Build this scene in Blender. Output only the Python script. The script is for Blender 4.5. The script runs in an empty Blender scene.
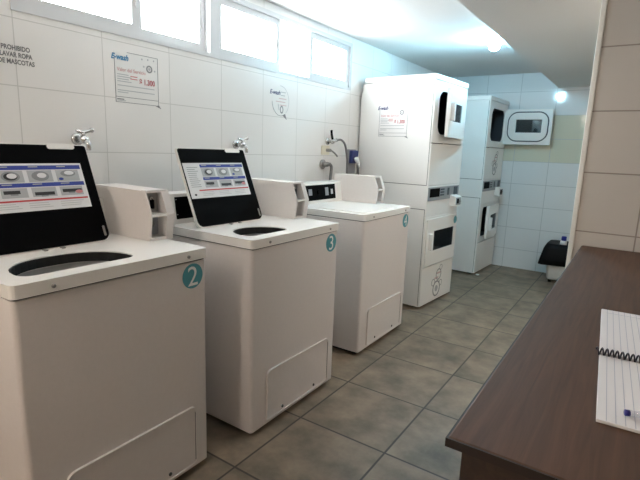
import bpy, bmesh, math, random
from mathutils import Vector, Matrix
from mathutils.geometry import tessellate_polygon
random.seed(7)
SC = bpy.context.scene
COL = SC.collection
PI = math.pi

# ------------------------------------------------------------------ colours and materials
def lin(c):
    return c / 12.92 if c <= 0.04045 else ((c + 0.055) / 1.055) ** 2.4
def srgb(r, g, b):
    return (lin(r / 255), lin(g / 255), lin(b / 255), 1.0)

def mat(name, col, rough=0.5, metal=0.0, noise=0.0, nscale=8.0, bump=0.0, bscale=200.0, coat=0.0, spec=0.5):
    m = bpy.data.materials.new(name); m.use_nodes = True
    nt = m.node_tree; b = nt.nodes['Principled BSDF']
    b.inputs['Base Color'].default_value = col
    b.inputs['Roughness'].default_value = rough
    b.inputs['Metallic'].default_value = metal
    b.inputs['Specular IOR Level'].default_value = spec
    b.inputs['Coat Weight'].default_value = coat
    if noise or bump:
        tc = nt.nodes.new('ShaderNodeTexCoord')
    if noise:
        n = nt.nodes.new('ShaderNodeTexNoise'); n.inputs['Scale'].default_value = nscale
        n.inputs['Detail'].default_value = 4
        nt.links.new(tc.outputs['Object'], n.inputs['Vector'])
        mx = nt.nodes.new('ShaderNodeMix'); mx.data_type = 'RGBA'
        mx.inputs[6].default_value = tuple(c * (1 - noise) for c in col[:3]) + (1,)
        mx.inputs[7].default_value = tuple(min(1, c * (1 + noise)) for c in col[:3]) + (1,)
        nt.links.new(n.outputs['Fac'], mx.inputs[0])
        nt.links.new(mx.outputs[2], b.inputs['Base Color'])
    if bump:
        n2 = nt.nodes.new('ShaderNodeTexNoise'); n2.inputs['Scale'].default_value = bscale
        nt.links.new(tc.outputs['Object'], n2.inputs['Vector'])
        bp = nt.nodes.new('ShaderNodeBump'); bp.inputs['Strength'].default_value = bump
        bp.inputs['Distance'].default_value = 0.002
        nt.links.new(n2.outputs['Fac'], bp.inputs['Height'])
        nt.links.new(bp.outputs['Normal'], b.inputs['Normal'])
    return m

def emit_mat(name, col, strength):
    m = bpy.data.materials.new(name); m.use_nodes = True
    nt = m.node_tree; nt.nodes.remove(nt.nodes['Principled BSDF'])
    e = nt.nodes.new('ShaderNodeEmission')
    e.inputs[0].default_value = col; e.inputs[1].default_value = strength
    nt.links.new(e.outputs[0], nt.nodes['Material Output'].inputs[0])
    return m

def glass_mat(name, tint, gloss=0.08, solid=0.0, solid_col=(0, 0, 0, 1), rough=0.02):
    m = bpy.data.materials.new(name); m.use_nodes = True
    nt = m.node_tree; b = nt.nodes['Principled BSDF']
    b.inputs['Base Color'].default_value = solid_col; b.inputs['Roughness'].default_value = 0.15
    t = nt.nodes.new('ShaderNodeBsdfTransparent'); t.inputs[0].default_value = tint
    g = nt.nodes.new('ShaderNodeBsdfGlossy'); g.inputs['Roughness'].default_value = rough
    m1 = nt.nodes.new('ShaderNodeMixShader'); m1.inputs[0].default_value = gloss
    nt.links.new(t.outputs[0], m1.inputs[1]); nt.links.new(g.outputs[0], m1.inputs[2])
    m2 = nt.nodes.new('ShaderNodeMixShader'); m2.inputs[0].default_value = solid
    nt.links.new(m1.outputs[0], m2.inputs[1]); nt.links.new(b.outputs[0], m2.inputs[2])
    nt.links.new(m2.outputs[0], nt.nodes['Material Output'].inputs[0])
    return m

def tile_mat(name, axes, origin, pitch, col, grout, gw=0.003, rough=0.25, mottle=0.05, mscale=3.0, band=None,
             spec=0.5, tile_vary=0.0, bump=0.3):
    """ceramic tiles laid on a world grid; axes e.g. 'YZ'"""
    m = bpy.data.materials.new(name); m.use_nodes = True
    nt = m.node_tree; N = nt.nodes; L = nt.links; b = N['Principled BSDF']
    b.inputs['Roughness'].default_value = rough
    b.inputs['Specular IOR Level'].default_value = spec
    geo = N.new('ShaderNodeNewGeometry'); sep = N.new('ShaderNodeSeparateXYZ')
    L.new(geo.outputs['Position'], sep.inputs[0])
    def math(op, a, bb=None):
        n = N.new('ShaderNodeMath'); n.operation = op
        for i, v in enumerate((a, bb)):
            if v is None: continue
            if isinstance(v, (int, float)): n.inputs[i].default_value = v
            else: L.new(v, n.inputs[i])
        return n.outputs[0]
    masks, cells = [], []
    for ax, o, p in zip(axes, origin, pitch):
        s = math('SUBTRACT', sep.outputs['XYZ'.index(ax)], o)
        d = math('DIVIDE', s, p)
        fl = math('FLOOR', d); cells.append(fl)
        fr = math('SUBTRACT', d, fl)
        e = math('MINIMUM', fr, math('SUBTRACT', 1.0, fr))
        e = math('MULTIPLY', e, p)
        mr = N.new('ShaderNodeMapRange'); mr.interpolation_type = 'SMOOTHSTEP'
        mr.inputs['From Min'].default_value = gw * 0.4; mr.inputs['From Max'].default_value = gw * 0.9
        L.new(e, mr.inputs['Value']); masks.append(mr.outputs[0])
    mk = math('MULTIPLY', masks[0], masks[1])
    noi = N.new('ShaderNodeTexNoise'); noi.inputs['Scale'].default_value = mscale
    noi.inputs['Detail'].default_value = 5; noi.inputs['Roughness'].default_value = 0.6
    cmb = N.new('ShaderNodeCombineXYZ'); L.new(cells[0], cmb.inputs[0]); L.new(cells[1], cmb.inputs[1])
    off = N.new('ShaderNodeVectorMath'); off.operation = 'MULTIPLY_ADD'
    off.inputs[1].default_value = (3.7, 5.3, 1.9)
    L.new(cmb.outputs[0], off.inputs[0]); L.new(geo.outputs['Position'], off.inputs[2])
    L.new(off.outputs[0], noi.inputs['Vector'])
    mx = N.new('ShaderNodeMix'); mx.data_type = 'RGBA'
    mx.inputs[6].default_value = tuple(c * (1 - mottle) for c in col[:3]) + (1,)
    mx.inputs[7].default_value = tuple(min(1, c * (1 + mottle)) for c in col[:3]) + (1,)
    cr = N.new('ShaderNodeMapRange'); cr.inputs['From Min'].default_value = 0.3; cr.inputs['From Max'].default_value = 0.7
    L.new(noi.outputs['Fac'], cr.inputs['Value']); L.new(cr.outputs[0], mx.inputs[0])
    c = mx.outputs[2]
    if tile_vary:
        wn = N.new('ShaderNodeTexWhiteNoise'); L.new(cmb.outputs[0], wn.inputs['Vector'])
        vr = N.new('ShaderNodeMapRange'); vr.inputs['To Min'].default_value = 1 - tile_vary; vr.inputs['To Max'].default_value = 1 + tile_vary
        L.new(wn.outputs['Value'], vr.inputs['Value'])
        sc = N.new('ShaderNodeVectorMath'); sc.operation = 'SCALE'
        L.new(c, sc.inputs[0]); L.new(vr.outputs[0], sc.inputs['Scale']); c = sc.outputs[0]
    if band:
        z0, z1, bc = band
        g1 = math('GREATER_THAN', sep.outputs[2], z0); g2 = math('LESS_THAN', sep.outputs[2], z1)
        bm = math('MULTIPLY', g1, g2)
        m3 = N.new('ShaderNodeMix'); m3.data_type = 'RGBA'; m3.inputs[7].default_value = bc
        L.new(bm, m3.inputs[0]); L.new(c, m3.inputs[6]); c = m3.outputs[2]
    m2 = N.new('ShaderNodeMix'); m2.data_type = 'RGBA'; m2.inputs[6].default_value = grout
    L.new(mk, m2.inputs[0]); L.new(c, m2.inputs[7])
    L.new(m2.outputs[2], b.inputs['Base Color'])
    bp = N.new('ShaderNodeBump'); bp.inputs['Strength'].default_value = bump; bp.inputs['Distance'].default_value = 0.002
    L.new(mk, bp.inputs['Height']); L.new(bp.outputs['Normal'], b.inputs['Normal'])
    return m

def wood_mat(name, c1, c2, rough=0.4):
    m = bpy.data.materials.new(name); m.use_nodes = True
    nt = m.node_tree; N = nt.nodes; L = nt.links; b = N['Principled BSDF']
    b.inputs['Roughness'].default_value = rough
    tc = N.new('ShaderNodeTexCoord'); mp = N.new('ShaderNodeMapping')
    mp.inputs['Scale'].default_value = (60, 3.0, 60)
    L.new(tc.outputs['Object'], mp.inputs[0])
    n = N.new('ShaderNodeTexNoise'); n.inputs['Scale'].default_value = 1.5; n.inputs['Detail'].default_value = 6
    n.inputs['Distortion'].default_value = 0.8
    L.new(mp.outputs[0], n.inputs['Vector'])
    mr = N.new('ShaderNodeMapRange'); mr.inputs['From Min'].default_value = 0.32; mr.inputs['From Max'].default_value = 0.68
    L.new(n.outputs['Fac'], mr.inputs['Value'])
    mx = N.new('ShaderNodeMix'); mx.data_type = 'RGBA'; mx.inputs[6].default_value = c1; mx.inputs[7].default_value = c2
    L.new(mr.outputs[0], mx.inputs[0]); L.new(mx.outputs[2], b.inputs['Base Color'])
    bp = N.new('ShaderNodeBump'); bp.inputs['Strength'].default_value = 0.15; bp.inputs['Distance'].default_value = 0.001
    L.new(n.outputs['Fac'], bp.inputs['Height']); L.new(bp.outputs['Normal'], b.inputs['Normal'])
    return m

M = {}
M['washer'] = mat('washer_enamel', srgb(224, 217, 213), 0.34, noise=0.035, nscale=60, bump=0.12, bscale=180)
M['washer_top'] = mat('washer_top_enamel', srgb(238, 235, 230), 0.22)
M['dryer'] = mat('dryer_enamel', srgb(236, 235, 232), 0.3, noise=0.015, nscale=2)
M['seam'] = mat('dark_seam', srgb(70, 68, 66), 0.7)
M['black'] = mat('black_plastic', srgb(4, 4, 5), 0.65, spec=0.05)
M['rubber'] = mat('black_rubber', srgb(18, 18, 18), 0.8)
M['basket'] = mat('steel_basket', srgb(190, 190, 188), 0.45, 0.1)
M['chrome'] = mat('chrome', srgb(200, 200, 200), 0.15, 1.0)
M['steel'] = mat('steel_grey', srgb(150, 148, 145), 0.35, 0.7)
M['grey'] = mat('grey_plastic', srgb(140, 142, 146), 0.45)
M['strip'] = mat('control_strip_grey', srgb(150, 154, 158), 0.4, 0.2)
M['drum'] = mat('drum_dark', srgb(30, 32, 38), 0.5)
M['gasket'] = mat('gasket_grey', srgb(75, 82, 88), 0.6)
M['teal'] = mat('teal_sticker', srgb(74, 148, 158), 0.4)
M['white_print'] = mat('white_print', srgb(235, 236, 234), 0.5)
M['label'] = mat('label_paper', srgb(225, 225, 226), 0.45)
M['blue_print'] = mat('blue_print', srgb(48, 66, 150), 0.5)
M['red_print'] = mat('red_print', srgb(190, 60, 60), 0.5)
M['pink_print'] = mat('pink_print', srgb(205, 130, 132), 0.5)
M['grey_print'] = mat('grey_print', srgb(140, 142, 144), 0.5)
M['pale_grey_print'] = mat('pale_grey_print', srgb(178, 180, 182), 0.5)
M['black_print'] = mat('black_print', srgb(40, 40, 42), 0.5)
M['line_print'] = mat('line_print', srgb(126, 126, 128), 0.5)
M['logo_blue'] = mat('logo_blue_print', srgb(70, 130, 170), 0.5)
M['logo_navy'] = mat('logo_navy_print', srgb(60, 68, 110), 0.5)
M['ink'] = mat('wall_lettering_grey', srgb(112, 112, 114), 0.5)
M['poster'] = mat('poster_paper', srgb(229, 228, 225), 0.5)
M['poster_white'] = mat('poster_paper_white', srgb(234, 233, 231), 0.5)
M['frame'] = mat('window_frame_white', srgb(206, 207, 208), 0.35)
M['ceiling'] = mat('ceiling_paint', srgb(226, 227, 226), 0.85, noise=0.02, nscale=2)
M['trim'] = mat('white_corner_trim', srgb(246, 243, 236), 0.35)
M['wood'] = wood_mat('dark_wood_laminate', srgb(72, 47, 30), srgb(92, 62, 42), 0.62)
M['wood_base'] = wood_mat('dark_wood_panel', srgb(44, 33, 28), srgb(58, 44, 36), 0.5)
M['edge_band'] = mat('dark_edge_band', srgb(38, 29, 25), 0.5)
M['pale_pink'] = mat('pale_pink_print', srgb(206, 178, 178), 0.5)
M['price_red'] = mat('price_red_print', srgb(190, 108, 112), 0.5)
M['paper'] = mat('notebook_paper', srgb(232, 228, 228), 0.7)
M['rule'] = mat('ruled_line', srgb(182, 182, 194), 0.7)
M['wire'] = mat('spiral_wire', srgb(45, 42, 52), 0.35, 0.6)
M['pen_blue'] = mat('pen_ink_blue', srgb(34, 30, 120), 0.3)
M['clear'] = glass_mat('clear_plastic', (0.92, 0.92, 0.96, 1), 0.1, 0.12, (0.8, 0.8, 0.85, 1))
M['bin'] = mat('bin_white', srgb(205, 208, 205), 0.4)
M['bag'] = mat('black_bag', srgb(9, 9, 11), 0.6, bump=0.6, bscale=30, spec=0.2)
M['bluecap'] = mat('blue_plastic', srgb(30, 44, 140), 0.35)
M['socket_blue'] = mat('socket_blue', srgb(48, 62, 120), 0.4)
M['white_plastic'] = mat('white_plastic', srgb(228, 228, 226), 0.4)
M['cream_plastic'] = mat('cream_plastic', srgb(226, 220, 200), 0.45)
M['hose'] = mat('grey_hose', srgb(120, 120, 120), 0.45, 0.3)
M['scrap'] = mat('paper_scrap', srgb(225, 228, 226), 0.7)
M['pane'] = glass_mat('window_glass', (0.97, 0.99, 1, 1), 0.05)
M['door_glass'] = glass_mat('dryer_door_glass', (0.30, 0.33, 0.36, 1), 0.10, 0.25, srgb(60, 70, 78))
M['bulb'] = emit_mat('led_bulb', (0.40, 0.80, 1.02, 1), 215.0)
M['fill_tube'] = emit_mat('fill_tube_light', (1.0, 0.87, 0.76, 1), 31.0)

M['fill_globe'] = emit_mat('fill_globe', (1.0, 0.88, 0.78, 1), 36.0)
TS = 0.45
M['floor'] = tile_mat('floor_tiles', 'XY', (0.854, 3.5265), (TS, TS), srgb(124, 110, 93), srgb(60, 53, 44),
                      gw=0.007, rough=0.48, mottle=0.46, mscale=5.5, tile_vary=0.06)
M['tile_left'] = tile_mat('wall_tiles_left', 'YZ', (3.209, 1.23), (0.362, 0.25), srgb(230, 228, 225), srgb(202, 200, 196),
                          gw=0.003, rough=0.3, mottle=0.012, bump=0.1)
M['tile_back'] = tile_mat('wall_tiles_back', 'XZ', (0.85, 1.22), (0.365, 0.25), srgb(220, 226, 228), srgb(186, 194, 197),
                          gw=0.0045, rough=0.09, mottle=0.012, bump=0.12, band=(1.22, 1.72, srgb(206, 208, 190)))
M['tile_stub'] = tile_mat('wall_tiles_stub', 'XZ', (2.075, 1.222), (0.362, 0.25), srgb(212, 205, 197), srgb(158, 148, 138),
                          gw=0.004, rough=0.35, mottle=0.012)
M['plaster'] = mat('plaster_beige', srgb(205, 196, 184), 0.8, noise=0.02)

# ------------------------------------------------------------------ mesh builder
class MB:
    def __init__(s):
        s.v = []; s.f = []; s.m = []; s.sm = []; s.mats = []
    def mi(s, name):
        if name not in s.mats: s.mats.append(name)
        return s.mats.index(name)
    def add_bm(s, bm, mname, smooth=False, T=None):
        bmesh.ops.recalc_face_normals(bm, faces=bm.faces)
        bm.verts.index_update()
        o = len(s.v); k = s.mi(mname)
        for v in bm.verts:
            s.v.append(tuple(T @ v.co) if T is not None else tuple(v.co))
        for f in bm.faces:
            s.f.append([o + v.index for v in f.verts]); s.m.append(k); s.sm.append(smooth)
        bm.free()
        return s
    def box(s, a, b, mname, bevel=0.0, seg=2, T=None):
        bm = bmesh.new(); bmesh.ops.create_cube(bm, size=1)
        for v in bm.verts:
            v.co = Vector([(a[i] + b[i]) / 2 + v.co[i] * (b[i] - a[i]) for i in range(3)])
        if bevel:
            bmesh.ops.bevel(bm, geom=list(bm.edges), offset=bevel, segments=seg, affect='EDGES', profile=0.5)
        return s.add_bm(bm, mname, False, T)
    def prism(s, outer, a0, a1, fn, mname, holes=(), bevel=0.0, smooth=False):
        """outline(s) in (u,v) extruded from w=a0 to a1; fn(u,v,w)->xyz"""
        bm = bmesh.new()
        loops = [list(outer)] + [list(h) for h in holes]
        flat = [p for l in loops for p in l]
        bot = [bm.verts.new(fn(p[0], p[1], a0)) for p in flat]
        top = [bm.verts.new(fn(p[0], p[1], a1)) for p in flat]
        if holes:
            for t in tessellate_polygon([[Vector((p[0], p[1], 0)) for p in l] for l in loops]):
                try:
                    bm.faces.new([bot[i] for i in t]); bm.faces.new([top[i] for i in t])
                except ValueError: pass
        else:
            bm.faces.new(bot[::-1]); bm.faces.new(top)
        o = 0
        for l in loops:
            n = len(l)
            for i in range(n):
                j = (i + 1) % n
                bm.faces.new([bot[o + i], bot[o + j], top[o + j], top[o + i]])
            o += n
        if bevel:
            es = [e for e in bm.edges if len(e.link_faces) == 2 and e.calc_face_angle(0) > 0.9]
            bmesh.ops.bevel(bm, geom=es, offset=bevel, segments=2, affect='EDGES', profile=0.5)
        return s.add_bm(bm, mname, smooth)
    def cyl(s, p0, p1, r, mname, r1=None, n=20, smooth=True, cap=True):
        p0, p1 = Vector(p0), Vector(p1); d = p1 - p0
        bm = bmesh.new()
        bmesh.ops.create_cone(bm, cap_ends=cap, segments=n, radius1=r, radius2=r if r1 is None else r1, depth=d.length)
        T = Matrix.Translation((p0 + p1) / 2) @ d.to_track_quat('Z', 'Y').to_matrix().to_4x4()
        return s.add_bm(bm, mname, smooth, T)
    def sphere(s, c, r, mname, scale=(1, 1, 1), n=16):
        bm = bmesh.new(); bmesh.ops.create_uvsphere(bm, u_segments=n, v_segments=n // 2, radius=r)
        T = Matrix.Translation(c) @ Matrix.Diagonal((*scale, 1))
        return s.add_bm(bm, mname, True, T)
    def lathe(s, prof, c, mname, n=24, smooth=True):
        bm = bmesh.new(); rows = []
        for r, z in prof:
            rows.append([bm.verts.new((c[0] + r * math.cos(2 * PI * i / n), c[1] + r * math.sin(2 * PI * i / n), c[2] + z)) for i in range(n)])
        for A, B in zip(rows, rows[1:]):
            for i in range(n):
                j = (i + 1) % n; bm.faces.new([A[i], A[j], B[j], B[i]])
        if prof[0][0] > 1e-4: bm.faces.new(rows[0][::-1])
        if prof[-1][0] > 1e-4: bm.faces.new(rows[-1])
        bmesh.ops.remove_doubles(bm, verts=bm.verts, dist=1e-5)
        return s.add_bm(bm, mname, smooth)
    def tube(s, pts, r, mname, n=10, sub=6, closed=False):
        P = [Vector(p) for p in pts]
        if sub > 1:
            Q = []; m = len(P)
            rng = range(m) if closed else range(m - 1)
            for i in rng:
                p0 = P[(i - 1) % m] if closed or i > 0 else P[i]
                p1 = P[i]; p2 = P[(i + 1) % m]
                p3 = P[(i + 2) % m] if closed or i + 2 < m else p2
                for k in range(sub):
                    t = k / sub
                    Q.append(0.5 * ((2 * p1) + (p2 - p0) * t + (2 * p0 - 5 * p1 + 4 * p2 - p3) * t * t + (-p0 + 3 * p1 - 3 * p2 + p3) * t ** 3))
            if not closed: Q.append(P[-1])
            P = Q
        bm = bmesh.new(); rows = []; up = None; m = len(P)
        for i, p in enumerate(P):
            if closed: d = P[(i + 1) % m] - P[(i - 1) % m]
            else: d = P[min(i + 1, m - 1)] - P[max(i - 1, 0)]
            d.normalize()
            if up is None:
                up = Vector((0, 0, 1)) if abs(d.z) < 0.9 else Vector((1, 0, 0))
            x = d.cross(up); x.normalize(); up = x.cross(d)
            rows.append([bm.verts.new(p + r * (math.cos(2 * PI * k / n) * x + math.sin(2 * PI * k / n) * up)) for k in range(n)])
        seq = list(zip(rows, rows[1:])) + ([(rows[-1], rows[0])] if closed else [])
        for A, B in seq:
            for k in range(n):
                j = (k + 1) % n; bm.faces.new([A[k], A[j], B[j], B[k]])
        if not closed:
            bm.faces.new(rows[0][::-1]); bm.faces.new(rows[-1])
        return s.add_bm(bm, mname, True)
    def text(s, body, size, o, ux, uy, mname, align='LEFT', shear=0.0, bold=0.0, sx=1.0):
        """flat lettering in the plane spanned by ux, uy, baseline start o"""
        cu = bpy.data.curves.new('t', 'FONT'); cu.body = body; cu.size = size; cu.align_x = align
        cu.shear = shear; cu.offset = bold; cu.resolution_u = 3
        ob = bpy.data.objects.new('t', cu); COL.objects.link(ob)
        me = bpy.data.meshes.new_from_object(ob.evaluated_get(bpy.context.evaluated_depsgraph_get()))
        ux, uy, o = Vector(ux).normalized(), Vector(uy).normalized(), Vector(o)
        k = s.mi(mname); b = len(s.v)
        for v in me.vertices: s.v.append(tuple(o + ux * v.co.x * sx + uy * v.co.y))
        for p in me.polygons:
            s.f.append([b + i for i in p.vertices]); s.m.append(k); s.sm.append(False)
        bpy.data.objects.remove(ob); bpy.data.curves.remove(cu); bpy.data.meshes.remove(me)
        return s
    def build(s, name, parent=None, label=None):
        me = bpy.data.meshes.new(name)
        me.from_pydata(s.v, [], s.f)
        for m in s.mats: me.materials.append(M[m])
        me.polygons.foreach_set('material_index', s.m)
        me.polygons.foreach_set('use_smooth', s.sm)
        me.update()
        o = bpy.data.objects.new(name, me); COL.objects.link(o)
        if parent is not None: o.parent = parent
        if label: o['label'] = label
        return o

def thing(name, label, cat, loc=(0, 0, 0), rz=0.0, group=None):
    o = bpy.data.objects.new(name, None); COL.objects.link(o)
    o.empty_display_size = 0.1
    o.location = loc; o.rotation_euler = (0, 0, rz)
    o['label'] = label; o['category'] = cat
    if group: o['group'] = group
    return o
def tag(o, label, cat, group=None):
    o['label'] = label; o['category'] = cat
    if group: o['group'] = group
    return o
def struct(o):
    o['kind'] = 'structure'; return o

def rrect(x0, x1, y0, y1, r, n=6):
    if not isinstance(r, (tuple, list)): r = (r,) * 4      # BL, BR, TR, TL
    pts = []
    for (cx, cy, a0, rr) in ((x0 + r[0], y0 + r[0], PI, r[0]), (x1 - r[1], y0 + r[1], 1.5 * PI, r[1]),
                             (x1 - r[2], y1 - r[2], 0, r[2]), (x0 + r[3], y1 - r[3], 0.5 * PI, r[3])):
        if rr < 1e-6: pts.append((cx, cy)); continue
        for k in range(n + 1):
            a = a0 + k / n * PI / 2
            pts.append((cx + rr * math.cos(a), cy + rr * math.sin(a)))
    return pts
def circle(cx, cy, r, n=28):
    return [(cx + r * math.cos(2 * PI * i / n), cy + r * math.sin(2 * PI * i / n)) for i in range(n)]
XY = lambda u, v, w: (u, v, w)
YZ = lambda u, v, w: (w, u, v)          # outline in y,z, thickness along x
XZ = lambda u, v, w: (u, w, v)          # outline in x,z, thickness along y

# ------------------------------------------------------------------ the room
X1, Y0, Y1 = 2.75, 0.55, 7.976
STUB_Y, STUB_X = 4.58, 1.843
SOFX, SOFZ, CEZ = 1.222, 2.0, 2.165
WZ0, WZ1 = 1.757, 2.118
WA, WM, WB = 3.205, 4.238, 5.735         # windows along the left wall

struct(MB().box((-0.2, Y0 - 0.12, -0.12), (X1 + 0.12, Y1 + 0.12, 0), 'floor').build('floor'))
c = MB().box((-0.2, Y0 - 0.12, CEZ), (SOFX, Y1 + 0.12, CEZ + 0.12), 'ceiling')
c.box((SOFX, Y0 - 0.12, SOFZ), (X1 + 0.12, Y1 + 0.12, CEZ + 0.12), 'ceiling')
struct(c.build('ceiling'))
rect = lambda a, b, c_, d: [(a, c_), (b, c_), (b, d), (a, d)]
struct(MB().prism(rect(Y0 - 0.12, Y1 + 0.12, 0, CEZ), -0.2, 0.0, YZ, 'tile_left',
                  holes=[rect(WA, WB, WZ0, WZ1)]).build('wall_left'))
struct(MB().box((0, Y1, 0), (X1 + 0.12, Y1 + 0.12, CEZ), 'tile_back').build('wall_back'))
struct(MB().box((X1, Y0 - 0.12, 0), (X1 + 0.12, Y1, SOFZ), 'plaster').build('wall_right'))
struct(MB().box((0, Y0 - 0.12, 0), (X1, Y0, CEZ), 'plaster').build('wall_front'))
struct(MB().box((STUB_X, STUB_Y, 0), (X1, STUB_Y + 0.12, SOFZ), 'tile_stub').build('wall_middle'))
struct(MB().box((STUB_X - 0.006, STUB_Y - 0.006, 0), (STUB_X + 0.014, STUB_Y + 0.012, SOFZ), 'trim', 0.003).build('trim_1'))

# windows: white aluminium frames in two units, each with sashes and panes
def window(idx, y0, y1, sashes, bare):
    fr = MB()
    t = 0.028
    fr.prism(rect(y0, y1, WZ0, WZ1), -0.07, 0.004, YZ, 'frame', holes=[rect(y0 + t, y1 - t, WZ0 + t * 0.7, WZ1 - t)], bevel=0.003)
    w = struct(fr.build('window_%d' % idx))
    for a, b, x in sashes:
        s_ = MB().prism(rect(a, b, WZ0 + 0.020, WZ1 - 0.026), x, x + 0.028, YZ, 'frame',
                        holes=[rect(a + 0.042, b - 0.042, WZ0 + 0.066, WZ1 - 0.066)], bevel=0.003)
        so = s_.build('sash', w)
        MB().box((x + 0.012, a + 0.030, WZ0 + 0.056), (x + 0.016, b - 0.030, WZ1 - 0.056), 'pane').build('pane', so)
        mh = MB().box((x + 0.028, b - 0.024, 1.90), (x + 0.034, b - 0.014, 1.97), 'frame', 0.002)
        mh.build('latch', so)
    for a, b, x in bare:
        MB().box((x, a, WZ0 + 0.015), (x + 0.004, b, WZ1 - 0.02), 'pane').build('pane', w)
    return w
window(1, WA, WM, [(WA + 0.024, 3.775, -0.036), (3.765, WM - 0.026, -0.066)], [])
window(2, WM, WB, [(WM + 0.026, 4.83, -0.036), (5.165, WB - 0.026, -0.036)], [(4.80, 5.20, -0.062)])

# ------------------------------------------------------------------ washing machines
WW, WD = 0.638, 0.62
LIP, TOP = 0.863, 0.903
HOLE = [0.04, 0.405, -0.268, -0.060]       # opening in the top deck: y0, y1, x0, x1 (local)
def hole_pts(g=0.0):
    # straight near edge, broad rounded far edge
    y0, y1, x0, x1 = HOLE
    r = min(0.16, (x1 - x0) * 0.76)
    return rrect(x0 - g, x1 + g, y0 - g, y1 + g, (r, 0.04, 0.04, r), 8)

def lid_print(lp, P):
    """instruction label: P(u, v, d) maps label coords (0..1, 0..1 from the top) to a point"""
    def quad(u0, u1, v0, v1, d, m):
        b = len(lp.v); k = lp.mi(m)
        for q in ((u0, v1), (u1, v1), (u1, v0), (u0, v0)): lp.v.append(P(q[0], q[1], d))
        lp.f.append([b, b + 1, b + 2, b + 3]); lp.m.append(k); lp.sm.append(False)
    def disc(u, v, ru, rv, d, m, n=20):
        b = len(lp.v); k = lp.mi(m)
        for i in range(n): lp.v.append(P(u + ru * math.cos(2 * PI * i / n), v - rv * math.sin(2 * PI * i / n), d))
        lp.f.append(list(range(b, b + n))); lp.m.append(k); lp.sm.append(False)
    e = 0.0008
    # left column of small text
    for i in range(11):
        quad(0.04, 0.16 + 0.05 * random.random(), 0.12 + i * 0.055, 0.135 + i * 0.055, e, 'grey_print')
    u0s = (0.255, 0.50, 0.745)
    quad(0.25, 0.985, 0.045, 0.135, e, 'blue_print'); quad(0.25, 0.985, 0.415, 0.50, e, 'blue_print')
    for i, u in enumerate(u0s):
        for row, v in enumerate((0.15, 0.515)):
            h = 0.25 if row == 0 else 0.2
            quad(u, u + 0.21, v, v + h, e, 'pale_grey_print')
            if row == 0:
                if i < 2:
                    disc(u + 0.105, v + h / 2, 0.075, 0.105, e * 2, 'grey_print')
                    disc(u + 0.105, v + h / 2, 0.055, 0.078, e * 3, 'black_print' if i == 0 else 'grey_print')
                    disc(u + 0.105 + 0.01, v + h / 2 - 0.01, 0.04, 0.055, e * 4, 'label')
                else:
                    disc(u + 0.11, v + 0.08, 0.07, 0.07, e * 2, 'grey_print')
                    disc(u + 0.12, v + 0.07, 0.045, 0.045, e * 3, 'label')
                    disc(u + 0.035, v + 0.2, 0.022, 0.03, e * 3, 'blue_print')
            else:
                sh = (0.05, 0.10, 0.06)[i]
                quad(u + 0.02, u + (0.15, 0.19, 0.20)[i], v + sh, v + sh + 0.07, e * 2, 'black_print')
                quad(u + 0.07, u + 0.13, v + sh + 0.07, v + sh + 0.10, e * 2, 'grey_print')
                if i == 2: disc(u + 0.17, v + 0.13, 0.035, 0.04, e * 3, 'pink_print')
        for v in (0.065, 0.435):
            quad(u + 0.02, u + 0.10, v, v + 0.02, e * 2, 'pale_grey_print')
    quad(0.14, 0.985, 0.765, 0.80, e, 'red_print')
    disc(0.07, 0.90, 0.018, 0.03, e, 'black_print')
    for c_ in range(3):
        for k in range(3):
            quad(0.18 + 0.27 * c_, 0.18 + 0.27 * c_ + 0.16 + 0.06 * random.random(), 0.835 + 0.045 * k, 0.845 + 0.045 * k, e, 'pale_grey_print')

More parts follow.
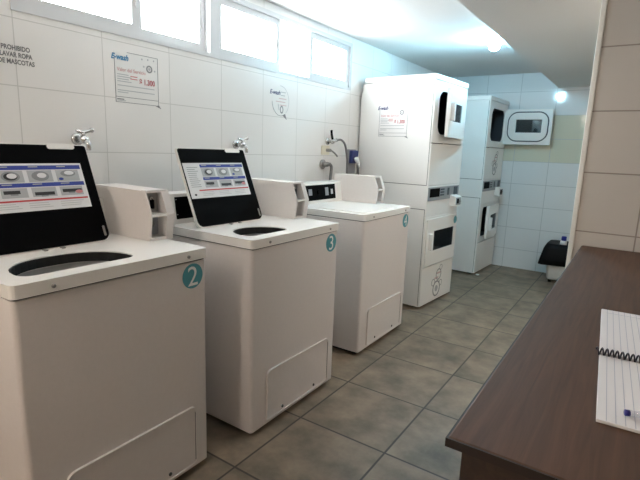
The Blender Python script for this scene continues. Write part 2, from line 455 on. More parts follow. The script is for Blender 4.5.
def make_washer(x, y, label, digit, lid_open, hole=None, ldy=0.0, lyaw=0.0):
    if hole: HOLE[:] = hole
    t = thing('washing_machine', label, 'washing machine', (x, y, 0), 0, 'top-loading washers along the tiled wall')
    # cabinet
    cb = MB().prism(rrect(-WD, 0, -0.015, WW + 0.014, 0.014, 4), 0.025, LIP - 0.004, XY, 'washer',
                    holes=[rect(-WD + 0.03, -0.02, 0.03, WW - 0.03)])
    cb.box((-WD + 0.02, 0.02, 0.028), (-0.015, WW - 0.02, 0.034), 'washer')
    cab = cb.build('cabinet', t)
    for fx in (-0.06, -WD + 0.06):
        for fy in (0.05, WW - 0.05):
            MB().cyl((fx, fy, 0), (fx, fy, 0.03), 0.022, 'rubber').build('foot', t)
    MB().box((-WD + 0.03, 0.012, 0.002), (-0.028, WW - 0.012, 0.03), 'rubber').build('base', t, 'black block painting in the shade under the cabinet')  # black block stands in for the contact shadow under the cabinet
    MB().prism(rect(-WD + 0.015, -0.005, -0.008, WW + 0.008), LIP - 0.004, LIP + 0.002, XY, 'seam', holes=[rect(-WD + 0.05, -0.035, 0.025, WW - 0.03)])\
        .build('seam_gasket', t, 'dark gap strip below the top')
    # top deck with opening
    tp = MB().prism(rrect(-WD, 0.006, -0.018, WW + 0.018, 0.016, 4), LIP + 0.002, TOP, XY, 'washer_top', holes=[hole_pts()], bevel=0.005)
    top = tp.build('top_panel', t)
    for sy in (0.09, 0.565):
        MB().cyl((0.004, sy, 0.882), (0.010, sy, 0.882), 0.006, 'steel', n=10).build('screw', top)
    # tub
    tb = MB()
    tb.prism(hole_pts(0.0), LIP + 0.006, TOP - 0.0035, XY, 'rubber', holes=[hole_pts(-0.004)])
    tb.build('tub_ring', t, 'black rubber tub ring')
    bk = MB().prism(hole_pts(0.012), 0.70, LIP + 0.006, XY, 'basket', holes=[hole_pts(0.004)])
    bk.lathe([(0.262, 0.70), (0.255, 0.68), (0.255, 0.42), (0.02, 0.40)], (-0.31, 0.32, 0), 'basket', 40)
    bk.build('basket', t, 'grey wash basket')
    MB().lathe([(0.075, 0.405), (0.06, 0.5), (0.045, 0.64), (0.03, 0.67), (0.0, 0.675)], (-0.31, 0.32, 0), 'white_plastic', 20).build('agitator', t)
    # access panel low on the front
    ap = MB().prism(rrect(0.085, 0.592, 0.040, 0.288, (0.012, 0.012, 0.03, 0.03)), -0.001, 0.009, YZ, 'washer',
                    holes=[rrect(0.092, 0.585, 0.045, 0.281, (0.01, 0.01, 0.025, 0.025))], bevel=0.002)
    ap.prism(rrect(0.092, 0.585, 0.045, 0.281, (0.01, 0.01, 0.025, 0.025)), -0.001, 0.005, YZ, 'washer')
    a = ap.build('access_panel', t)
    for sy in (0.0915, 0.5825):
        MB().box((0.0, sy, 0.055), (0.0056, sy + 0.003, 0.262), 'seam').build('edge_gap', a, 'thin dark gap')
    for sy in (0.20, 0.46):
        MB().cyl((0.004, sy, 0.065), (0.008, sy, 0.065), 0.007, 'seam', n=10).build('screw', a)
    # console at the back
    def prof(u, v, w): return (u, w, v)
    cs = MB().prism([(-0.60, TOP - 0.001), (-0.525, TOP - 0.001), (-0.545, 1.045), (-0.60, 1.052)], 0.004, 0.588, prof, 'washer_top', bevel=0.004)
    con = cs.build('control_console', t)
    def face(y_, f, d=0.0):       # point on the sloped console face
        return (-0.525 - 0.02 * f + d, y_, TOP + (1.045 - TOP) * f + d * 0.14)
    pn = MB()
    b = len(pn.v)
    pn.prism(rect(0.035, 0.49, 0.16, 0.90), 0.0005, 0.004, lambda u, v, w: face(u, v, w), 'black', bevel=0.001)
    pn.prism(rect(0.15, 0.19, 0.42, 0.72), 0.004, 0.006, lambda u, v, w: face(u, v, w), 'grey')
    pn.prism(rect(0.355, 0.395, 0.35, 0.75), 0.004, 0.006, lambda u, v, w: face(u, v, w), 'grey')
    pn.prism(rect(0.43, 0.455, 0.4, 0.65), 0.004, 0.006, lambda u, v, w: face(u, v, w), 'pale_grey_print')
    pn.prism(circle(0.27, 0.55, 0.018, 20), 0.004, 0.014, lambda u, v, w: face(u, 0.55 + (v - 0.55) * 7, w), 'black')
    pn.build('control_panel', con, 'black control panel with grey buttons')
    for q in (0.3, 0.8):
        MB().cyl(face(0.04, q, 0), face(0.04, q, 0.004), 0.005, 'steel', n=10).build('screw', con)
    # coin box at the right end, open fronted with two compartments
    y0, y1 = 0.582, 0.690
    pr = [(-0.60, TOP - 0.001), (-0.235, TOP - 0.001), (-0.222, 1.005), (-0.258, 1.097), (-0.60, 1.10)]
    inn = [(-0.60, TOP - 0.001), (-0.285, TOP - 0.001), (-0.285, 1.097), (-0.60, 1.10)]
    cm = MB()
    cm.prism(pr, y0, y0 + 0.006, prof, 'washer')
    cm.prism(pr, y1 - 0.034, y1, prof, 'washer')
    cm.prism(inn, y0 + 0.006, y1 - 0.034, prof, 'washer')
    cm.box((-0.286, y0 + 0.004, 1.089), (-0.256, y1 - 0.01, 1.099), 'washer')
    cm.box((-0.286, y0 + 0.004, 0.998), (-0.223, y1 - 0.01, 1.008), 'washer_top')
    cm.box((-0.286, y0 + 0.004, TOP), (-0.235, y1 - 0.01, TOP + 0.012), 'washer')
    bx = cm.build('coin_box', t)
    sl = MB().box((-0.286, y0 + 0.010, 1.010), (-0.279, y1 - 0.036, 1.086), 'steel')
    sl.box((-0.280, y0 + 0.036, 1.025), (-0.262, y0 + 0.046, 1.060), 'black', 0.002)
    sl.cyl((-0.280, y0 + 0.04, 1.066), (-0.268, y0 + 0.04, 1.066), 0.008, 'chrome', n=12)
    sl.build('coin_slide', bx, 'steel coin mechanism')
    lk = MB().box((-0.286, y0 + 0.010, TOP + 0.016), (-0.279, y1 - 0.036, 0.996), 'grey')
    lk.cyl((-0.280, y0 + 0.03, 0.965), (-0.264, y0 + 0.03, 0.965), 0.013, 'chrome', n=16)
    lk.build('lock', bx, 'grey cash drawer front with round lock')
    # number sticker
    ns = MB().prism(circle(0.587, 0.806, 0.047, 32), 0.0002, 0.0012, YZ, 'teal')
    if digit:
        ns.text(digit, 0.105, (0.0018, 0.587, 0.770), (0, 1, 0), (0, 0, 1), 'white_print', 'CENTER', 0.0, 0.0)
    ns.build('number_sticker', t, 'round teal sticker with a white number')
    # lid
    ly0, ly1, ll, th = 0.036 + ldy, (0.482 if ldy > 0 else 0.470) + ldy, 0.388, 0.014
    if lid_open:
        tilt = math.radians(22.5)
        hx, hz = -0.358, TOP + 0.001
        ax = Vector((-math.sin(tilt), 0, math.cos(tilt)))       # up along the lid
        nx = Vector((math.cos(tilt), 0, math.sin(tilt)))        # inside face normal
        def LP(u, v, w): return tuple(Vector((hx + lyaw * (u - ly0), 0, hz)) + Vector((0, u, 0)) + ax * v + nx * w)
        out = rrect(ly0, ly1, 0, ll, (0.03, 0.03, 0.012, 0.012))
        lm = MB().prism(out, -th, 0.0, LP, 'washer_top', bevel=0.004)
        lid = lm.build('lid', t)
        li = MB().prism(rrect(ly0 + 0.004, ly1 - 0.001, 0.004, ll - 0.004, (0.03, 0.03, 0.01, 0.01)), -0.002, 0.003, LP, 'black', bevel=0.002)
        li.prism(rrect(ly1 - 0.022, ly1 - 0.014, 0.02, 0.06, 0.003), 0.003, 0.006, LP, 'steel')
        li.build('lid_liner', lid, 'black inner face of the lid')
        hm = MB().prism(rrect(ly0 + 0.30, ly0 + 0.40, ll - 0.020, ll + 0.001, (0.008, 0.008, 0.003, 0.003)), -0.004, 0.006, LP, 'washer_top')
        hm.build('lid_handle', lid, 'white finger grip at the lid edge')
        lp = MB()
        a0, a1, b1, b0 = ly0 + 0.008, ly1 - 0.040, ll * 0.805, ll * 0.36
        lp.prism(rect(a0, a1, b0, b1), 0.003, 0.0042, LP, 'label')
        lid_print(lp, lambda u, v, d: LP(a0 + (a1 - a0) * u, b1 + (b0 - b1) * v, 0.0042 + d))
        lp.build('instruction_label', lid, 'white instruction label with blue headings, pictures and a red stripe')
        for yy in (ly0 + 0.19, ly0 + 0.25):
            MB().box((hx - 0.004, yy, TOP - 0.001), (hx + 0.02, yy + 0.012, TOP + 0.006), 'steel', 0.002).build('hinge', lid)
    else:
        lm = MB().prism(rrect(-0.375, -0.030, ly0, ly1, 0.03), TOP - 0.002, TOP + 0.004, XY, 'washer_top', bevel=0.003)
        lm.build('lid', t)
    return t

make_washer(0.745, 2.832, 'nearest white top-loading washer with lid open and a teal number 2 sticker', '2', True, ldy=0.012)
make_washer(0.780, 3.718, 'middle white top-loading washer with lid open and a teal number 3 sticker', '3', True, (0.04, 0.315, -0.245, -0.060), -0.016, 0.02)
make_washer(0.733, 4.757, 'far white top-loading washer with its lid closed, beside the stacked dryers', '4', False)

# ------------------------------------------------------------------ price posters (shared artwork)
def price_art(mb, o, ux, W, H, logo, frame, faint):
    """notice in the plane o + ux*u + z*v, with a speech-bubble corner lower right"""
    o = Vector(o); ux = Vector(ux).normalized(); up = Vector((0, 0, 1)); n = ux.cross(up)
    def F(u, v, w): return tuple(o + ux * u + up * v + n * w)
    def bar(u0, u1, v0, v1, m, w=0.0016): mb.prism(rect(u0 * W, u1 * W, v0 * H, v1 * H), 0.0008, w, F, m)
    t = 0.010
    bar(0, t, 0.0, 0.86, frame); bar(1 - t, 1, 0, 1, frame)
    bar(0.28, 1, 1 - t, 1, frame); bar(0, 0.93, 0, t, frame); bar(0, 1, 0.105, 0.105 + t, frame)
    mb.prism([(0.91 * W, 0), (1.0 * W, 0.02 * H), (1.06 * W, -0.055 * H)], 0.0008, 0.0016, F, frame)
    tx = lambda s_, size, u, v, m, sh=0.0, al='LEFT', sx=1.0, bd=0.0: mb.text(s_, size, F(u * W, v * H, 0.002), ux, up, m, al, sh, bd, sx)
    tx('E-wash', 0.145 * W, -0.07, 0.835, logo, 0.3, bd=0.0014, sx=0.90)
    # drum picture top right
    mb.prism(circle(0.79 * W, 0.745 * H, 0.075 * W, 22), 0.0008, 0.0014, F, 'grey_print', holes=[circle(0.79 * W, 0.745 * H, 0.045 * W, 16)])
    mb.prism(circle(0.79 * W, 0.745 * H, 0.03 * W, 14), 0.0008, 0.0014, F, 'pale_grey_print')
    for (u, v) in ((0.62, 0.92), (0.76, 0.93), (0.90, 0.93), (0.66, 0.78), (0.92, 0.72)):
        mb.prism(circle(u * W, v * H, 0.018 * W, 10), 0.0008, 0.0014, F, 'pale_grey_print')
    tx('Valor del Servicio', 0.098 * W, 0.05, 0.615, 'pink_print', sx=0.92)
    tx('$ 1.300', 0.15 * W, 0.54, 0.41, 'price_red', bd=0.0012, sx=0.82)
    for i in range(4): bar(0.05, 0.30 + 0.06 * (i % 2), 0.545 - i * 0.045, 0.560 - i * 0.045, faint)
    for i in range(2): bar(0.34, 0.50, 0.53 - i * 0.05, 0.548 - i * 0.05, 'pink_print')
    for v in (0.33, 0.235): bar(0.05, 0.9, v, v + 0.016, faint)
    bar(0.05, 0.28, 0.195, 0.21, faint)
    bar(0.03, 0.18, 0.055, 0.075, frame); bar(0.03, 0.22, 0.03, 0.045, faint)

pt = MB()
W, H = 0.236, 0.228
o = Vector((0.0, 3.626, 1.462))
pt.prism(rect(0.0, W, 0.0, H), -0.0006, 0.0009, lambda u, v, w: (w, o.y + u, o.z + v), 'poster')
price_art(pt, o, (0, 1, 0), W, H, 'logo_blue', 'line_print', 'pale_grey_print')
tag(pt.build('price_notice'), 'square price notice with red price stuck on the wall tiles behind the nearest washers', 'notice')

st = MB()
cy, cz, r = 4.835, 1.585, 0.098
def SF(u, v, w): return (w, cy + u, cz + v)
st.prism([(r * 0.92 * math.cos(a), r * math.sin(a)) for a in [2 * PI * i / 36 for i in range(36)]], -0.0006, 0.0009, SF, 'poster')
arc = [(-2.9 + 5.4 * i / 40 + 1.9) for i in range(41)]
def arcstrip(a0, a1, n, m, r1=r, wd=0.003):
    ou = [(r1 * 0.92 * math.cos(a0 + (a1 - a0) * i / n), r1 * math.sin(a0 + (a1 - a0) * i / n)) for i in range(n + 1)]
    q = (r1 - wd) / r1
    st.prism(ou + [(x * q, y_ * q) for x, y_ in ou[::-1]], 0.0008, 0.0016, SF, m)
arcstrip(math.radians(-50), math.radians(95), 24, 'pale_grey_print')
arcstrip(math.radians(185), math.radians(290), 20, 'line_print')
st.prism([(0.02, -0.092), (0.05, -0.080), (0.068, -0.118)], 0.0008, 0.0016, SF, 'line_print')
st.text('E-wash', 0.038, SF(-0.115, 0.038, 0.002), (0, 1, 0), (0, 0, 1), 'logo_navy', 'LEFT', 0.3, 0.001)
for i, (a, b_, m) in enumerate(((0.0, 0.055, 'pale_grey_print'), (0.0, 0.045, 'pale_grey_print'), (-0.02, 0.06, 'pale_pink'), (-0.05, 0.05, 'pale_pink'), (-0.01, 0.062, 'pale_pink'))):
    st.prism(rect(a, b_, 0.055 - i * 0.021, 0.060 - i * 0.021), 0.0008, 0.0014, SF, m)
st.prism([(0.012 + 0.018 * math.cos(2 * PI * i / 18), -0.055 + 0.026 * math.sin(2 * PI * i / 18)) for i in range(18)], 0.0008, 0.0014, SF, 'grey_print',
         holes=[[(0.012 + 0.010 * math.cos(2 * PI * i / 14), -0.055 + 0.017 * math.sin(2 * PI * i / 14)) for i in range(14)]])
st.prism([(-0.03, -0.02), (-0.024, -0.02), (-0.012, -0.06), (-0.018, -0.06)], 0.0008, 0.0014, SF, 'pale_grey_print')
tag(st.build('wall_sticker'), 'round speech-bubble sticker on the wall tiles below the open window sash', 'sticker')

lt = MB()
for i, s_ in enumerate(('PROHIBIDO', 'LAVAR ROPA', 'DE MASCOTAS')):
    lt.text(s_, 0.0245, (0.001, 3.212, 1.612 - i * 0.0255), (0, 1, 0), (0, 0, 1), 'ink', 'CENTER', 0, 0.0008, 0.80)
tag(lt.build('wall_lettering'), 'grey capital lettering PROHIBIDO LAVAR ROPA DE MASCOTAS on the left wall', 'lettering')

# ------------------------------------------------------------------ stacked dryers
DW, DD = 0.622, 0.672
def door(t, hinge_y, w, z0, z1, ang, name, handle_z, win, th=0.026):
    """dryer door hinged on its far side; opened by ang"""
    sa, ca = math.sin(ang), math.cos(ang)
    def DP(u, v, n): return (0.001 + u * sa + n * ca, hinge_y - u * ca + n * sa, v)
    d = MB().prism(rrect(0, w, z0, z1, 0.012, 4), 0.0, th, DP, 'dryer', holes=[rect(win[0], win[1], win[2], win[3])], bevel=0.004)
    do = d.build(name, t)
    MB().prism(rect(win[0] - 0.004, win[1] + 0.004, win[2] - 0.004, win[3] + 0.004), th * 0.4, th * 0.7, DP, 'door_glass').build('door_window', do, 'dark glass pane')
    zc0, zc1 = z0 + 0.035, z1 - 0.03
    g = MB()
    ro = rrect(0.035, w - 0.035, zc0, zc1, min(0.10, (zc1 - zc0) * 0.42), 8)
    loop = [DP(u, v, -0.003) for u, v in ro]
    g.tube(loop, 0.0062, 'gasket', 8, 1, True)
    g.build('gasket', do, 'grey rubber seal')
    fl = MB().prism(rrect(0.042, w - 0.042, zc0 + 0.007, zc1 - 0.007, min(0.094, (zc1 - zc0) * 0.40), 8), -0.012, 0.001, DP, 'dryer', holes=[rect(win[0] - 0.002, win[1] + 0.002, win[2] - 0.002, win[3] + 0.002)], bevel=0.003)
    fl.build('inner_rim', do)
    h = MB()
    uh = w - 0.06
    h.prism(rrect(uh, uh + 0.028, handle_z - 0.07, handle_z + 0.07, 0.008, 3), th - 0.002, th + 0.032, DP, 'white_plastic', bevel=0.004)
    h.build('handle', do, 'white door handle')
    for zz in (z0 + 0.05, z1 - 0.05):
        MB().cyl(DP(-0.004, zz - 0.02, th * 0.5), DP(-0.004, zz + 0.02, th * 0.5), 0.006, 'steel', n=10).build('hinge', do)
    return do

def make_dryer(x, y, rz, H, label, up_ang, low_ang, poster, art):
    t = thing('stacked_dryer', label, 'dryer', (x, y, 0), rz, 'stacked tumble dryers at the far end')
    fx = -0.011
    # shell: sides, back, floor, top as one folded cabinet
    sh = MB()
    HB = H - 0.045
    sh.prism([(fx, 0.02), (fx, HB), (-DD + 0.035, HB), (-DD + 0.03, HB - 0.05), (-DD + 0.005, HB - 0.07), (-DD, HB - 0.12), (-DD, 0.02)],
             0, 0.012, lambda u, v, w: (u, w, v), 'dryer')
    sh.prism([(fx, 0.02), (fx, HB), (-DD + 0.035, HB), (-DD + 0.03, HB - 0.05), (-DD + 0.005, HB - 0.07), (-DD, HB - 0.12), (-DD, 0.02)],
             DW - 0.012, DW, lambda u, v, w: (u, w, v), 'dryer')
    sh.box((-DD, 0.01, 0.02), (-DD + 0.012, DW - 0.01, HB - 0.12), 'dryer')
    sh.box((-DD + 0.005, 0.01, HB - 0.125), (-DD + 0.036, DW - 0.01, HB - 0.001), 'dryer', 0.006)
    sh.box((-DD + 0.01, 0.01, HB - 0.012), (fx, DW - 0.01, HB), 'dryer')
    sh.box((-DD + 0.01, 0.01, 0.02), (fx, DW - 0.01, 0.03), 'dryer')
    cab = sh.build('cabinet', t)
    # seams on the near side
    for zz in (1.025, 0.832):
        for a, b_ in ((-0.002, 0.002), (DW - 0.002, DW + 0.002)):
            MB().box((-DD + 0.01, a, zz - 0.002), (fx, b_, zz + 0.002), 'seam').build('seam', cab, 'thin dark joint line')
    for fx_ in (-0.07, -DD + 0.07):
        for fy in (0.06, DW - 0.06):
            MB().cyl((fx_, fy, 0), (fx_, fy, 0.022), 0.022, 'rubber').build('foot', t)
    # top cap
    MB().box((-DD + 0.03, -0.006, H - 0.043), (0.004, DW + 0.006, H), 'dryer', 0.007).build('top_cap', t)
    # front panels
    op = lambda z0, z1: rrect(0.085, 0.535, z0, z1, 0.075 if z0 > 1 else 0.035, 8)
    f1 = MB().prism(rect(0.002, DW - 0.002, 1.358, H - 0.046), -0.012, 0, YZ, 'dryer', holes=[op(1.425, 1.755)])
    uf = f1.build('upper_front', t)
    MB().prism(rect(0.002, DW - 0.002, 1.026, 1.352), -0.012, 0.0, YZ, 'dryer', bevel=0.004).build('upper_access_panel', t)
    MB().prism(rect(0.002, DW - 0.002, 0.770, 1.022), -0.012, -0.001, YZ, 'dryer', bevel=0.003).build('control_front', t)
    f2 = MB().prism(rect(0.002, DW - 0.002, 0.352, 0.768), -0.012, 0, YZ, 'dryer', holes=[op(0.41, 0.73)])
    f2.build('lower_front', t)
    lpn = MB().prism(rect(0.002, DW - 0.002, 0.022, 0.346), -0.012, 0.002, YZ, 'dryer', bevel=0.004)
    low = lpn.build('lower_access_panel', t)
    # vertical shadow gaps near the front edge
    for z0, z1 in ((1.03, H - 0.05), (0.03, 0.83)):
        MB().box((-0.0145, -0.0012, z0), (-0.0115, 0.001, z1), 'seam').build('front_gap', t, 'thin dark joint line')
    # drums
    for z0, z1 in ((1.425, 1.755), (0.41, 0.73)):
        zc = (z0 + z1) / 2
        dm = MB()
        ring = rrect(0.08, 0.54, z0 - 0.005, z1 + 0.005, 0.08, 8)
        dm.prism(ring, -0.11, -0.0125, YZ, 'drum', holes=[op(z0, z1)])
        dm.prism(circle(0.311, zc, 0.27, 36), -0.56, -0.11, YZ, 'drum', holes=[circle(0.311, zc, 0.262, 36)], smooth=False)
        dm.prism(circle(0.311, zc, 0.268, 36), -0.575, -0.555, YZ, 'drum')
        dm.build('drum', t, 'dark dryer drum')
    # control strip, shared coin unit
    cs = MB().prism(rect(0.010, DW - 0.012, 0.900, 1.008), -0.001, 0.004, YZ, 'strip', bevel=0.001)
    strip = cs.build('control_strip', t, 'grey metal control strip')
    MB().prism(rect(0.035, 0.215, 0.928, 0.998), 0.004, 0.006, YZ, 'black').build('display', strip, 'black display')
    for a, b_, z0, z1 in ((0.235, 0.30, 0.934, 0.946), (0.235, 0.30, 0.957, 0.969), (0.235, 0.30, 0.980, 0.992), (0.37, 0.40, 0.935, 0.995), (0.50, 0.57, 0.93, 1.0)):
        MB().box((0.003, a, z0), (0.008, b_, z1), 'gasket', 0.001).build('button', strip)
    cn = MB().prism([(0, 0.838), (0.055, 0.838), (0.055, 0.915), (0, 0.932)], 0.435, 0.56, lambda u, v, w: (u, w, v), 'dryer', bevel=0.003)
    cn.box((0.053, 0.445, 0.845), (0.0565, 0.55, 0.909), 'grey', 0.001)
    cu = cn.build('coin_unit', t)
    ck = MB().box((0.056, 0.462, 0.858), (0.0585, 0.505, 0.900), 'black')
    ck.cyl((0.056, 0.53, 0.878), (0.062, 0.53, 0.878), 0.01, 'chrome', n=14)
    ck.build('coin_slot', cu, 'black coin slot and round lock')
    # doors
    door(t, 0.553, 0.475, 1.404, 1.776, up_ang, 'door', 1.60, (0.115, 0.375, 1.530, 1.668))
    if low_ang == 0:
        door(t, 0.603, 0.580, 0.360, 0.752, 0.0, 'door', 0.565, (0.055, 0.455, 0.480, 0.648), 0.013)
    else:
        door(t, 0.570, 0.495, 0.395, 0.745, low_ang, 'door', 0.555, (0.085, 0.395, 0.475, 0.645))
    if poster:
        pm = MB()
        W, H_ = 0.262, 0.255
        o = Vector((-0.482, -0.0008, 1.400))
        pm.prism(rect(0, W, 0, H_), 0.0002, 0.0009, lambda u, v, w: (o.x + u, o.y - w, o.z + v), 'poster_white')
        price_art(pm, o, (1, 0, 0), W, H_, 'logo_navy', 'grey_print', 'pale_grey_print')
        pm.build('price_notice', t, 'square price notice on the dryer side')
        n2 = MB().prism(circle(0.565, 0.705, 0.034, 24), 0.013, 0.0142, YZ, 'teal')
        n2.build('number_sticker', t, 'small round teal sticker')
    # bubble picture: outlined drum shapes
    def bubbles(yc, zc, k, nm):
        am = MB()
        for (dy, dz, r) in ((0.0, -0.05, 0.055), (0.02, 0.045, 0.04), (-0.055, 0.0, 0.025), (0.06, -0.02, 0.022), (0.05, 0.09, 0.02)):
            am.prism(circle(yc + dy * k, zc + dz * k, r * k, 20), 0.002, 0.0032, YZ, 'grey_print', holes=[circle(yc + dy * k, zc + dz * k, r * k * 0.82, 20)])
        am.prism(circle(yc + 0.0, zc - 0.05 * k, 0.022 * k, 14), 0.002, 0.0032, YZ, 'pale_grey_print')
        for (dy, dz) in ((0.02, 0.05), (-0.01, 0.02)):
            am.box((0.002, yc + dy * k - 0.028 * k, zc + dz * k), (0.0032, yc + dy * k + 0.028 * k, zc + dz * k + 0.010 * k), 'pale_pink')
        am.build(nm, t, 'speech-bubble sticker')
    if art == 'low': bubbles(0.31, 0.185, 1.3, 'bubble_sticker')
    else: bubbles(0.33, 1.19, 1.2, 'bubble_sticker')
    return t

make_dryer(0.686, 5.846, -0.081, 1.872, 'white stacked tumble dryer with a price notice on its side, next to the far washer', math.radians(7.5), 0.0, True, 'low')
make_dryer(0.714, 7.306, -0.050, 1.868, 'white stacked tumble dryer in the back corner, its upper door swung wide open', math.radians(93), math.radians(5.0), False, 'up')

# ------------------------------------------------------------------ taps, hoses and socket on the left wall
def small_tap(y, z, label):
    t = thing('water_tap', label, 'tap', (0, y, z))
    MB().lathe([(0.026, 0), (0.026, 0.006), (0.014, 0.010), (0, 0.010)], (0, 0, 0), 'chrome').build('flange', t)
    fl = t.children[0]; fl.rotation_euler = (0, PI / 2, 0)
    b = MB().cyl((0.006, 0, 0), (0.075, 0, 0), 0.013, 'chrome').sphere((0.055, 0, 0), 0.019, 'chrome')
    b.tube([(0.06, 0, -0.005), (0.085, 0, -0.012), (0.09, 0, -0.045)], 0.010, 'chrome')
    b.cyl((0.055, 0, 0.012), (0.055, 0, 0.03), 0.008, 'chrome')
    b.build('body', t)
    h = MB().tube([(0.055, -0.03, 0.036), (0.055, 0.0, 0.030), (0.06, 0.035, 0.040)], 0.0075, 'chrome', 8)
    h.sphere((0.06, 0.035, 0.040), 0.011, 'chrome')
    h.build('lever', t)
    return t
small_tap(3.43, 1.285, 'chrome tap on the wall above the nearest washer')
small_tap(4.41, 1.287, 'chrome tap on the wall above the middle washer')

t = thing('water_tap', 'chrome tap with an upright black lever and a hose, highest beside the far washer', 'tap', (0, 5.42, 1.34))
MB().cyl((0, 0, 0), (0.008, 0, 0), 0.026, 'chrome').cyl((0.006, 0, 0), (0.06, 0, 0), 0.013, 'chrome').sphere((0.05, 0, 0), 0.02, 'chrome')\
    .cyl((0.05, 0.0, 0), (0.05, 0.06, 0.012), 0.014, 'chrome').build('body', t)
MB().tube([(0.05, 0, 0.016), (0.05, -0.014, 0.05), (0.045, -0.012, 0.085)], 0.009, 'black', 8).build('lever', t, 'black lever')
MB().tube([(0.05, 0.06, 0.012), (0.055, 0.12, 0.015), (0.055, 0.18, -0.02), (0.05, 0.222, -0.10), (0.05, 0.235, -0.2), (0.05, 0.235, -0.42)], 0.0085, 'hose', 10).build('hose', t, 'grey inlet hose')

t = thing('valve_plate', 'cream wall plate with a chrome lever valve between the two taps', 'valve', (0, 5.39, 1.272))
MB().prism(rrect(-0.05, 0.05, -0.035, 0.035, 0.008, 3), 0, 0.012, YZ, 'cream_plastic', bevel=0.002).build('plate', t)
MB().cyl((0.01, 0.01, 0.0), (0.05, 0.01, 0), 0.012, 'steel').build('stem', t)
MB().tube([(0.048, 0.005, 0.004), (0.06, 0.05, -0.02), (0.065, 0.085, -0.045)], 0.007, 'steel', 8, 3).build('lever', t, 'steel lever')

t = thing('water_tap', 'round chrome tap with a grey hose hanging down, lowest beside the far washer', 'tap', (0, 5.36, 1.165))
MB().cyl((0, 0, 0), (0.012, 0, 0), 0.036, 'steel').cyl((0.01, 0, 0), (0.055, 0, 0), 0.018, 'steel').cyl((0.04, 0.0, 0), (0.04, 0.05, 0), 0.014, 'steel').build('body', t)
MB().tube([(0.04, 0.045, 0.0), (0.045, 0.065, -0.02), (0.05, 0.055, -0.08), (0.05, 0.045, -0.16), (0.05, 0.045, -0.3)], 0.012, 'hose', 10).build('hose', t, 'grey inlet hose')

t = thing('power_socket', 'blue wall socket beside the near stacked dryer', 'socket', (0, 5.785, 1.205))
MB().box((0, -0.06, -0.12), (0.02, 0.06, 0.08), 'grey', 0.004).build('back_box', t, 'grey backing box')
MB().box((0.02, -0.055, -0.035), (0.05, 0.055, 0.072), 'socket_blue', 0.008).build('cover', t, 'blue cover')
t = thing('power_plug', 'white plug and grey cord pushed into the blue wall socket', 'plug', (0.064, 5.775, 1.195))
MB().cyl((0, 0, 0.02), (0.035, -0.012, -0.03), 0.020, 'white_plastic', 0.015).cyl((0.035, -0.012, -0.03), (0.04, -0.014, -0.055), 0.011, 'white_plastic', 0.007).build('plug_body', t)
MB().tube([(0.04, -0.014, -0.055), (0.04, -0.016, -0.12), (0.035, -0.016, -0.35)], 0.006, 'hose', 8).build('cord', t, 'grey cord')

# ------------------------------------------------------------------ counter with notebook and pen
CZ = 0.912
CX0, CY0 = 1.891, 2.858
t = thing('counter', 'long dark brown wood counter running up to the beige tiled wall', 'counter', ((CX0 + X1) / 2, (CY0 + STUB_Y) / 2, 0))
ox, oy = (CX0 + X1) / 2, (CY0 + STUB_Y) / 2
MB().box((CX0 - ox, CY0 - oy, CZ - 0.014), (X1 - 0.004 - ox, STUB_Y - 0.006 - oy, CZ), 'wood', 0.003).build('countertop', t)
MB().box((CX0 - ox - 0.002, CY0 - oy - 0.002, CZ - 0.0135), (X1 - 0.006 - ox, CY0 - oy + 0.002, CZ - 0.001), 'edge_band').build('edge_band', t, 'dark edge strip')
MB().box((CX0 - ox - 0.002, CY0 - oy, CZ - 0.0135), (CX0 - ox + 0.002, STUB_Y - 0.008 - oy, CZ - 0.001), 'edge_band').build('edge_band', t, 'dark edge strip')
bs = MB().box((CX0 + 0.018 - ox, CY0 + 0.010 - oy, 0.0), (CX0 + 0.043 - ox, STUB_Y - 0.008 - oy, CZ - 0.014), 'wood_base')
bs.build('side_panel', t)
MB().box((CX0 + 0.043 - ox, CY0 + 0.010 - oy, 0.0), (X1 - 0.006 - ox, CY0 + 0.035 - oy, CZ - 0.014), 'wood_base').build('end_panel', t)

nb = thing('notebook', 'open spiral notebook with ruled white pages lying on the counter', 'notebook', (2.037, 3.290, CZ), 0.05)
PWI, PL = 0.29, 0.285
for sgn, L_, nm in ((1, 0.316, 'far'), (-1, 0.268, 'near')):
    pg = MB()
    ya, yb = (0.006, L_) if sgn > 0 else (-L_, -0.006)
    pg.box((0, ya, 0.0), (PWI, yb, 0.005), 'paper', 0.001)
    for i in range(24):
        x = 0.012 + i * 0.0117
        pg.box((x, ya + 0.002, 0.005), (x + 0.0009, yb - 0.002, 0.0053), 'rule')
    if sgn > 0:
        pg.box((0.01, yb - 0.03, 0.005), (PWI - 0.01, yb - 0.029, 0.0053), 'rule')
    pg.build('page_stack', nb)
sp = MB()
pts = []
for i in range(36 * 10 + 1):
    a = 2 * PI * i / 10
    pts.append((-0.006 + i / 360 * (PWI + 0.006), 0.008 * math.cos(a), 0.0088 + 0.007 * math.sin(a)))
sp.tube(pts, 0.0016, 'wire', 6, 1)
sp.build('spiral_binding', nb, 'dark wire spiral')

pn = thing('pen', 'clear ballpoint pen with blue tip lying on the near notebook page', 'pen', (2.089, 3.058, CZ + 0.0055 + 0.0052), math.radians(22))
MB().cyl((0, 0, 0), (0.125, 0, 0), 0.0045, 'clear', n=12).build('barrel', pn, 'clear barrel')
MB().cyl((-0.006, 0, 0), (0.0, 0, 0), 0.0046, 'pen_blue', n=12).cyl((0.03, 0, 0), (0.118, 0, 0), 0.0011, 'pen_blue', n=8).build('ink_tube', pn, 'blue plug and ink tube')

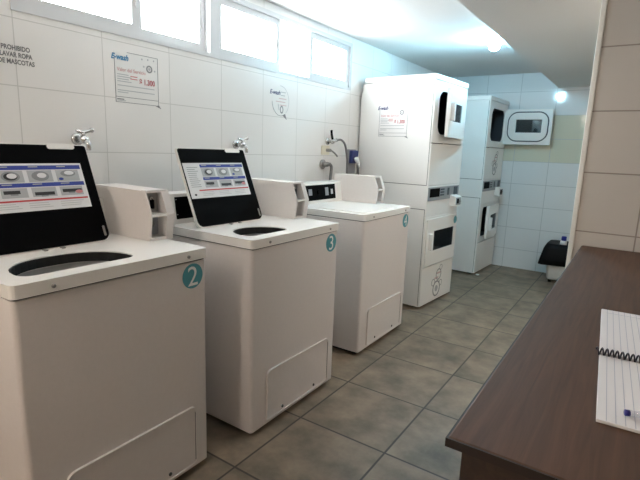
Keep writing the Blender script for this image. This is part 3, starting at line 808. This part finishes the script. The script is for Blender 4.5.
# ------------------------------------------------------------------ bin with bag, bottle, scrap
bt_ = thing('waste_bin', 'white bin with a black bag folded over its rim by the back wall', 'bin', (1.52, 7.66, 0))
def sq(h, z, r): return [(x, y, z) for x, y in rrect(-h, h, -h * 0.9, h * 0.9, r, 5)]
def loft(rows, m, smooth=True):
    b = MB(); bm = bmesh.new(); R_ = [[bm.verts.new(p) for p in r] for r in rows]
    for A, B in zip(R_, R_[1:]):
        for i in range(len(A)):
            j = (i + 1) % len(A); bm.faces.new([A[i], A[j], B[j], B[i]])
    bm.faces.new(R_[0][::-1]); bm.faces.new(R_[-1])
    return b.add_bm(bm, m, smooth)
bn = loft([sq(0.125, 0.035, 0.04), sq(0.135, 0.05, 0.04), sq(0.158, 0.36, 0.045), sq(0.165, 0.385, 0.045), sq(0.158, 0.395, 0.045)], 'bin')
bn.build('bin_body', bt_)
for sx in (-0.1, 0.1):
    for sy in (-0.08, 0.08):
        MB().cyl((sx - 0.012, sy, 0.02), (sx + 0.012, sy, 0.02), 0.02, 'rubber', n=14).box((sx - 0.006, sy - 0.006, 0.02), (sx + 0.006, sy + 0.006, 0.05), 'rubber').build('caster', bt_, 'black caster wheel')
rows = []
rnd = random.Random(3)
base = sq(0.172, 0, 0.05); n = len(base)
def bagrow(h, z, wob, lean=0.0):
    out = []
    for i, (x, y, _) in enumerate(sq(h, 0, 0.05)):
        k = wob * (math.sin(i * 1.9) + 0.6 * math.sin(i * 3.7 + 1))
        left = max(0.0, -x / h)
        out.append((x * (1 + k) - lean * left, y * (1 + k), z + 0.5 * k * h - 0.02 * left * (1 if z < 0.3 else 0)))
    return out
bg = loft([bagrow(0.178, 0.205, 0.05, 0.045), bagrow(0.180, 0.27, 0.03, 0.03), bagrow(0.176, 0.36, 0.015, 0.01), bagrow(0.162, 0.412, 0.01), bagrow(0.13, 0.405, 0.01)], 'bag')
bg.build('bin_bag', bt_, 'black plastic bag')
bo = thing('bottle', 'blue-capped plastic bottle standing in the black bin bag', 'bottle', (1.50, 7.62, 0.40))
MB().lathe([(0.032, 0), (0.032, 0.035), (0.014, 0.052), (0.014, 0.056)], (0, 0, 0), 'white_plastic').build('bottle_body', bo)
MB().lathe([(0.024, 0.045), (0.024, 0.082), (0.020, 0.088), (0, 0.088)], (0, 0, 0), 'bluecap').build('cap', bo, 'blue cap')
sp_ = MB()
bm = bmesh.new(); bmesh.ops.create_icosphere(bm, subdivisions=2, radius=0.018)
for v in bm.verts: v.co *= 1 + 0.25 * random.uniform(-1, 1)
for v in bm.verts: v.co.z = v.co.z * 0.5 + 0.011
sp_.add_bm(bm, 'scrap', False, Matrix.Translation((0.75, 7.33, 0)))
zmin = min(p[2] for p in sp_.v)
sp_.v = [(p[0], p[1], p[2] - zmin) for p in sp_.v]
tag(sp_.build('paper_scrap'), 'tiny crumpled white paper scrap on the floor in front of the far dryer', 'paper')

# ------------------------------------------------------------------ lamps
def lamp(x, y, z, m, label):
    t = thing('ceiling_lamp', label, 'lamp', (x, y, z))
    MB().lathe([(0.0, -0.018), (0.03, -0.018), (0.042, -0.01), (0.046, 0.0)], (0, 0, 0), 'white_plastic').build('holder', t)
    gl = [(0.042 * math.cos(a), -0.056 + 0.042 * math.sin(a)) for a in [-PI / 2 + (PI * 0.86) * i / 14 for i in range(15)]]
    gl[0] = (0.0, gl[0][1])
    MB().lathe(gl, (0, 0, 0), m, 28).build('globe', t, 'glowing globe')
    return t
lamp(0.995, 6.20, CEZ, 'bulb', 'glowing cool white globe on the ceiling near the back wall')
t = thing('ceiling_lamp', 'added long warm tube lamp, unseen behind the viewpoint, to light the room', 'lamp', (0.95, 1.55, CEZ), PI / 2)  # fill fixture added out of view to light the sides facing the camera
MB().box((-0.55, -0.11, -0.035), (0.55, 0.11, 0), 'white_plastic', 0.006).build('holder', t)
for yy in (-0.055, 0.055):
    MB().cyl((-0.52, yy, -0.055), (0.52, yy, -0.055), 0.017, 'fill_tube').build('tube', t, 'glowing tube')

t = thing('ceiling_lamp', 'added round warm lamp, unseen behind the tiled partition, to light the machine fronts', 'lamp', (2.25, 5.1, SOFZ))  # fill lamp added out of view to brighten the washer and dryer fronts
MB().lathe([(0.0, -0.02), (0.15, -0.02), (0.16, 0.0)], (0, 0, 0), 'white_plastic', 32).build('holder', t)
MB().lathe([(0.0, -0.07), (0.07, -0.062), (0.12, -0.04), (0.14, -0.02)], (0, 0, 0), 'fill_globe', 32).build('diffuser', t, 'glowing diffuser')

# daylight: bright overcast sky seen through the windows
w = bpy.data.worlds.new('sky'); SC.world = w; w.use_nodes = True
bgk = w.node_tree.nodes['Background']
bgk.inputs[0].default_value = (0.96, 0.985, 1.0, 1); bgk.inputs[1].default_value = 15.0
for (a, b_) in ((WA, WM), (WM, WB)):
    ld = bpy.data.lights.new('window_portal', 'AREA'); ld.shape = 'RECTANGLE'
    ld.size = WZ1 - WZ0; ld.size_y = b_ - a
    ld.cycles.is_portal = True
    lo = bpy.data.objects.new('window_portal', ld); COL.objects.link(lo)
    lo.location = (-0.205, (a + b_) / 2, (WZ0 + WZ1) / 2); lo.rotation_euler = (0, -PI / 2, 0)

# ------------------------------------------------------------------ camera and view
cd = bpy.data.cameras.new('camera'); cam = bpy.data.objects.new('camera', cd); COL.objects.link(cam)
r_ = Vector((0.82734753, 0.5606149, 0.03474178)); u_ = Vector((-0.13514441, 0.138646, 0.98107761)); f_ = Vector((-0.54518992, 0.8163873, -0.1904724))
Rm = Matrix((r_, u_, -f_)).transposed().to_4x4()
cam.matrix_world = Matrix.Translation((2.0551, 2.2915, 1.28025)) @ Rm
cd.sensor_width = 36; cd.lens = 469.4 * 36 / 640; cd.clip_start = 0.02
SC.camera = cam
vs = SC.view_settings
vs.view_transform = 'Standard'; vs.look = 'None'; vs.gamma = 1; vs.use_curve_mapping = False
vs.exposure = 1.05
